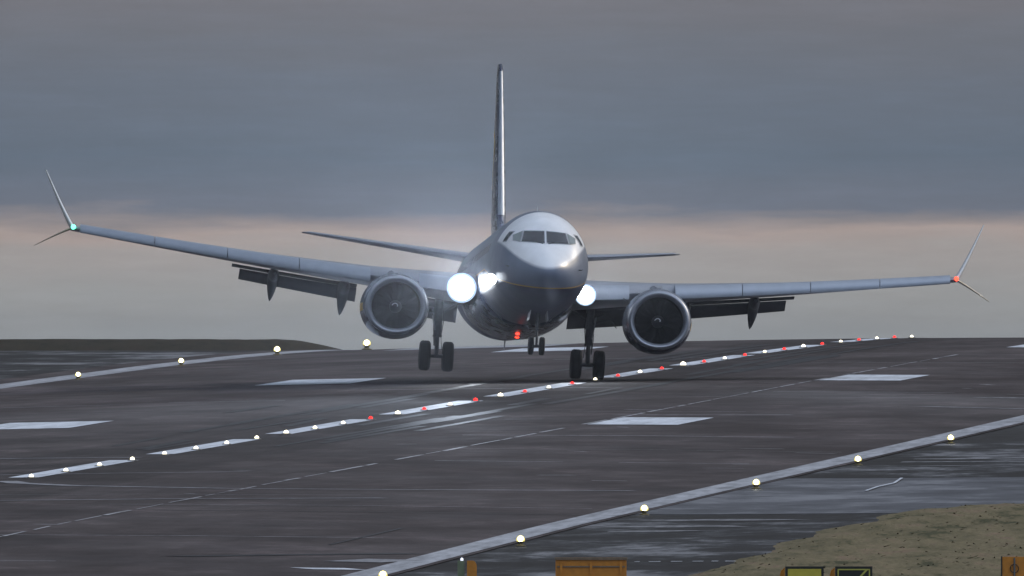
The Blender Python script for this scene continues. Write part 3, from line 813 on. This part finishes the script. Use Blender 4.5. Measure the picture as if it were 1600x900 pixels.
# harp emblem on both sides of the fin
for sg in (-1, 1):
    mb = MB()
    def F(y, z):
        q = (z - 6.4) / 5.8; c = lerp(5.75, 2.55, q); y0 = lerp(32.0, 37.5, q); a = max(.02, min(1, (y - y0) / c)); t = .088
        b = 5*t*(.2969*math.sqrt(a) - .126*a - .3516*a*a + .2843*a**3 - .1015*a**4) * c
        return A(sg * (b + .012), y, z)
    curve = [(36.9, 7.6), (36.2, 7.75), (35.7, 8.2), (35.5, 8.8), (35.75, 9.3), (36.3, 9.6), (36.9, 9.7), (37.4, 10.0), (37.75, 10.4)]
    def ribbon(p, q_, wd):
        dy, dz = q_[0] - p[0], q_[1] - p[1]; l = math.hypot(dy, dz); ny, nz = -dz / l * wd, dy / l * wd
        for k in range(6):
            a_ = (lerp(p[0], q_[0], k / 6), lerp(p[1], q_[1], k / 6)); b_ = (lerp(p[0], q_[0], (k + 1) / 6), lerp(p[1], q_[1], (k + 1) / 6))
            mb.add([F(a_[0] - ny, a_[1] - nz), F(a_[0] + ny, a_[1] + nz), F(b_[0] + ny, b_[1] + nz), F(b_[0] - ny, b_[1] - nz)], [(0, 1, 2, 3)])
    for a, b in zip(curve, curve[1:]): ribbon(a, b, .09)
    for a, b in zip([(36.9, 7.6), (37.35, 8.6)], [(37.35, 8.6), (37.75, 10.4)]): ribbon(a, b, .08)
    for k in range(6):
        a = curve[2 + k]; z = 7.9 + k * .38; ribbon(a, (36.98 + .1 * k, z), .02)
    mb.build('harp_emblem', M['yellow'], finob)

# nose gear
ng = empty('nose_landing_gear', A(0, 4.0, -.16)); ng.parent = plane
mb = MB(); mb.tube((0, 0, .34), (0, .02, .95), .045); mb.tube((0, .02, .9), (0, .05, 1.75), .075); mb.tube((0, .02, .9), (0, .02, .96), .09); mb.build('strut', M['gear'], ng, True)
mb = MB(); mb.tube((-.22, 0, .343), (.22, 0, .343), .045); mb.build('axle', M['gear'], ng, True)
mb = MB(); mb.tube((0, .05, 1.1), (0, .9, 1.75), .035); mb.tube((-.09, -.06, .95), (.09, -.06, .95), .03); mb.build('drag_brace', M['gear'], ng, True)
mb = MB(); mb.tube((0, -.06, .45), (0, -.22, .66), .025); mb.tube((0, -.22, .66), (0, -.06, .9), .025); mb.build('torsion_link', M['gear'], ng, True)
for sg in (-1, 1):
    wheel(ng, sg * .205, .343, .21, .343)
    mb = MB(); mb.box((sg * .33, .15, 1.48), (.02, 1.3, .40), Matrix.Rotation(R(-8 * sg), 3, 'Y')); mb.build('gear_door', M['white'], ng)

# belly beacon
bc = empty('beacon', A(0, 17.0, 1.16)); bc.parent = plane
mb = MB(); mb.lathe((0, 0, .05), (0, 0, -1), [(0, .12), (.04, .12), (.05, .10)], 20); mb.build('base', M['frame'], bc, True)
mb = MB(); mb.lathe((0, 0, 0), (0, 0, -1), [(0, .09), (.05, .10), (.10, .08), (.13, .001)], 20); mb.build('lens', M['red'], bc, True)
bl = D.lights.new('beacon_lamp', 'POINT'); bl.energy = 2; bl.color = (1, .06, .03); bl.shadow_soft_size = .1
bo = D.objects.new('beacon_lamp', bl); COL.objects.link(bo); bo.parent = bc; bo.location = (0, 0, -.30)

plane.matrix_world = Matrix.Translation((-.04, 1572 + CAMY, CAMZ - 1.2425)) @ (Matrix.Rotation(R(3.4), 4, 'Z') @ Matrix.Rotation(R(-2.5), 4, 'X') @ Matrix.Rotation(R(3.35), 4, 'Y'))

# ------------------------------------------------------------------ runway lights
def copy_tree(o, parent=None):
    c = o.copy(); COL.objects.link(c)
    if parent: c.parent = parent
    for ch in list(o.children): copy_tree(ch, c)
    return c
def inset(m):
    t = empty('runway_light')
    mb = MB(); mb.lathe((0, 0, 0), (0, 0, 1), [(0, .16), (.012, .16), (.03, .12), (.034, .001)], 20); mb.build('housing', M['housing'], t, True)
    mb = MB(); mb.lathe((0, 0, .035), (0, 0, 1), [(0, .072), (.035, .070), (.065, .050), (.09, .001)], 16); mb.build('lens', m, t, True)
    return t
def elevated():
    t = empty('runway_edge_light')
    mb = MB(); mb.lathe((0, 0, 0), (0, 0, 1), [(0, .15), (.02, .15), (.05, .07), (.09, .07), (.11, .10), (.13, .11)], 20); mb.build('housing', M['edgehousing'], t, True)
    mb = MB(); mb.lathe((0, 0, .13), (0, 0, 1), [(0, .10), (.04, .118), (.10, .105), (.15, .06), (.175, .001)], 18); g_ = mb.build('lens', M['rwedge'], t, True)
    mb = MB()
    for y_ in (-.07, .07): mb.lathe((0, y_, .20), (0, 0, 1), [(-.08, .001), (-.057, .057), (0, .08), (.057, .057), (.08, .001)], 14)
    mb.build('bulb', M['bulb'], g_, True)
    return t
pw, pr_, used = inset(M['rwhite']), inset(M['rred']), set()
cnt = {'white': 0, 'red': 0}
for i in range(37):
    c = 'red' if (i >= 11 and i % 2 == 1) else 'white'
    src = pr_ if c == 'red' else pw
    o = copy_tree(src) if c in used else src
    used.add(c)
    o.location = P(i * 15, .35 if i < 99 else 0, .01)
    sc_ = {12: 1.25, 15: 1.1, 16: 1.3, 24: 1.55, 30: 1.2, 22: 1.1, 8: 1.15}.get(i, 1.0)
    o.scale = (sc_,) * 3
    tag(o, '%s inset runway light, %s %s one from the left along the centre line' % (c, ORD[cnt[c]], c), 'runway light', 'lights along the runway centre line')
    cnt[c] += 1
el0 = elevated(); first = True
left_txt = ['leftmost bright edge light on the far runway edge', 'second bright edge light from the left on the far runway edge', 'large bright edge light at the far left crest beside the grass ridge', 'bright edge light blurred by exhaust just below the left engine']
for j, i in enumerate((24, 28, 32, 36)):
    o = el0 if first else copy_tree(el0); first = False
    o.location = P(i * 15, -23.3, .01); s_ = (1.0, 1.05, 1.25, 1.5)[j]; o.scale = (s_,) * 3
    tag(o, left_txt[j], 'runway edge light', 'raised lights along the runway edges')
for j, i in enumerate((-13, -9, -5, -1, 3, 7)):
    o = copy_tree(el0); o.location = P(i * 15, 23.2, .01); o.scale = (1, 1, 1)
    tag(o, 'yellow-white raised edge light on the near edge line, %s from the left' % ORD[j], 'runway edge light', 'raised lights along the runway edges')

# ------------------------------------------------------------------ airfield signs along the bottom
M['signorange'] = simple('orange sign case', (.50, .20, .02), .5, 0, .15, 6)
M['signyellow'] = simple('yellow sign face', (.48, .42, .05), .5, 0, .1, 6)
M['signblack'] = simple('black sign frame', (.010, .012, .010), .5, 0, .1, 6)
M['signline'] = simple('yellow sign line', (.42, .42, .08), .5, 0, .1, 6)
M['green'] = simple('grey green panel', (.16, .20, .12), .55, 0, .15, 6)
M['bolt'] = simple('steel strap', (.22, .17, .12), .4, .5, .2, 10)
def at(px, py, Z): return Vector(((px - 800) * Z / FPX, Z + CAMY, CAMZ - (py - 535) * Z / FPX))
def base_z(X, Z):
    s = (Z - Z0) * CS + (X - X0) * SN; u = (X - X0) * CS - (Z - Z0) * SN
    g = Hrel(s, u) + CAMZ - .10
    if u > 28 and s > -360: g = max(g, Hrel(s, u) + CAMZ + bank_h(s, u))
    return g
def sign_root(name, px0, px1, pyt, Z, label, cat):
    a, b = at(px0, pyt, Z), at(px1, pyt, Z); cx = (a.x + b.x) / 2; g = base_z(cx, Z)
    r_ = empty(name, (cx, Z + CAMY, g)); tag(r_, label, cat, None)
    h = a.z - g; w_ = b.x - a.x
    return r_, w_, h
def legs(r_, w_, bot, n=2):
    for k in range(n):
        x_ = (-w_ * .35 + w_ * .7 * k / (n - 1))
        mb = MB(); mb.tube((x_, 0, -.1), (x_, 0, bot), .035); mb.tube((x_, 0, 0), (x_, 0, .03), .09); mb.build('leg', M['bolt'], r_, True)
Zs_ = 1000.0
# orange cabinet seen from behind
r_, w_, h = sign_root('sign_cabinet', 868, 979, 871, Zs_, 'wide orange box sign seen from behind with vertical ribs, bottom centre', 'airfield sign')
ph = .95; bot = max(.12, h - ph)
mb = MB(); mb.box((0, 0, (h + bot) / 2), (w_, .28, h - bot)); mb.build('case', M['signorange'], r_)
mb = MB(); mb.box((0, -.155, h - .03), (w_ + .04, .04, .06)); mb.box((0, -.152, h - .22), (w_ * .96, .02, .035)); mb.build('rail', M['bolt'], r_)
for x_ in (-.42, 0, .42):
    mb = MB(); mb.box((x_ * w_, -.165, (h + bot) / 2 - .05), (.06, .045, (h - bot) * .9)); mb.build('rib', M['signorange'], r_)
legs(r_, w_, bot)
# narrow sign seen nearly edge on: green face and orange back
r_, w_, h = sign_root('sign_post', 713, 745, 876, Zs_ - 6, 'narrow sign with grey-green panel and orange rounded case, left of the orange box', 'airfield sign')
bot = max(.12, h - .9)
mb = MB(); mb.box((-w_ * .27, 0, (h + bot) / 2), (w_ * .34, .08, h - bot)); mb.build('panel', M['green'], r_)
mb = MB(); z1 = h; n_ = 7
pts = [(w_*.02, bot), (w_*.02, z1)] + [(w_*.30 + w_*.20 * math.sin(a), z1 - .16 + .16 * math.cos(a)) for a in [math.pi/2*i/n_ for i in range(n_+1)]] + [(w_*.50, bot)]
nn = len(pts); mb.add([(x_, -.15, z_) for x_, z_ in pts] + [(x_, .15, z_) for x_, z_ in pts], [tuple(range(nn)), tuple(range(nn, 2*nn))[::-1]] + [(i, (i+1) % nn, nn + (i+1) % nn, nn + i) for i in range(nn)])
mb.build('case', M['signorange'], r_)
mb = MB(); mb.lathe((-w_ * .23, -.02, h), (0, 0, 1), [(0, .035), (.05, .035), (.075, .001)], 12); mb.build('lamp', emis('small sign lamp', (.8, .85, 1.0), 1.2), r_, True)
legs(r_, w_, bot)
# yellow and black direction signs
def framed(px0, px1, pyt, Z, label, face, line):
    r_, w_, h = sign_root('guidance_sign', px0, px1, pyt, Z, label, 'airfield sign')
    tag(r_, None, None, 'framed guidance signs'); bot = max(.15, h - .95)
    mb = MB(); mb.box((0, 0, (h + bot) / 2), (w_, .22, h - bot)); mb.build('frame', M['signblack'], r_)
    mb = MB(); mb.box((0, -.115, (h + bot) / 2), (w_ - .12, .02, h - bot - .12)); f_ = mb.build('face', M[face], r_)
    if line:
        mb = MB(); y_ = -.13; W2 = w_ / 2 - .07; zt_ = h - .075
        mb.box((0, y_, zt_), (w_ - .12, .012, .03)); mb.box((-W2, y_, (h + bot) / 2), (.03, .0119, h - bot - .14)); mb.box((W2, y_, (h + bot) / 2), (.03, .0119, h - bot - .14))
        d = Vector((-.24, 0, -.26)); mb.add([(W2 - .03, y_ - .01, zt_), (W2 - .09, y_ - .01, zt_), (W2 - .37, y_ - .01, zt_ - .30), (W2 - .31, y_ - .01, zt_ - .30)], [(0, 1, 2, 3)])
        mb.build('border', M['signline'], f_)
    s_ = MB(); x_ = -w_ / 2 - .06; hh = h - .02
    s_.add([(x_ + .05, -.08, bot), (x_ + .05, -.08, hh), (x_ - .04, -.02, hh - .08), (x_ - .10, .06, hh - .30), (x_ - .10, .06, bot), (x_ + .05, .16, bot), (x_ + .05, .16, hh), (x_ - .04, .14, hh - .08)],
           [(0, 1, 2, 3, 4), (5, 6, 7, 3, 4), (1, 6, 7, 2), (2, 7, 3), (0, 4, 5), (0, 5, 6, 1)])
    s_.build('side_case', M['signorange'], r_); legs(r_, w_, bot)
framed(1227, 1287, 885, Zs_, 'yellow framed guidance sign at the foot of the grass bank', 'signyellow', False)
framed(1305, 1363, 885, Zs_ + 2, 'black guidance sign with thin yellow border, beside the yellow sign', 'signblack', True)
# orange marker cabinet with a lamp pipe at the right border
r_, w_, h = sign_root('marker_cabinet', 1566, 1625, 870, Zs_, 'orange cabinet with a steel pipe and ring, at the right border', 'cabinet')
bot = max(.1, h - .95)
mb = MB(); mb.box((0, 0, (h + bot) / 2), (w_, .3, h - bot)); mb.build('case', M['signorange'], r_)
mb = MB(); mb.box((-w_ / 2 - .015, -.02, (h + bot) / 2), (.03, .34, h - bot + .03)); mb.build('end_frame', M['signblack'], r_)
mb = MB(); mb.tube((-w_ * .18, -.2, bot), (-w_ * .18, -.2, h - .02), .022); mb.build('pipe', M['rim'], r_, True)
mb = MB()
for k in range(20):
    a, b = 2 * math.pi * k / 20, 2 * math.pi * (k + 1) / 20
    mb.tube((-w_*.18 + .10*math.cos(a), -.19, h - .28 + .10*math.sin(a)), (-w_*.18 + .10*math.cos(b), -.19, h - .28 + .10*math.sin(b)), .012, None, 6)
mb.build('ring', M['signblack'], r_)
legs(r_, w_, bot)
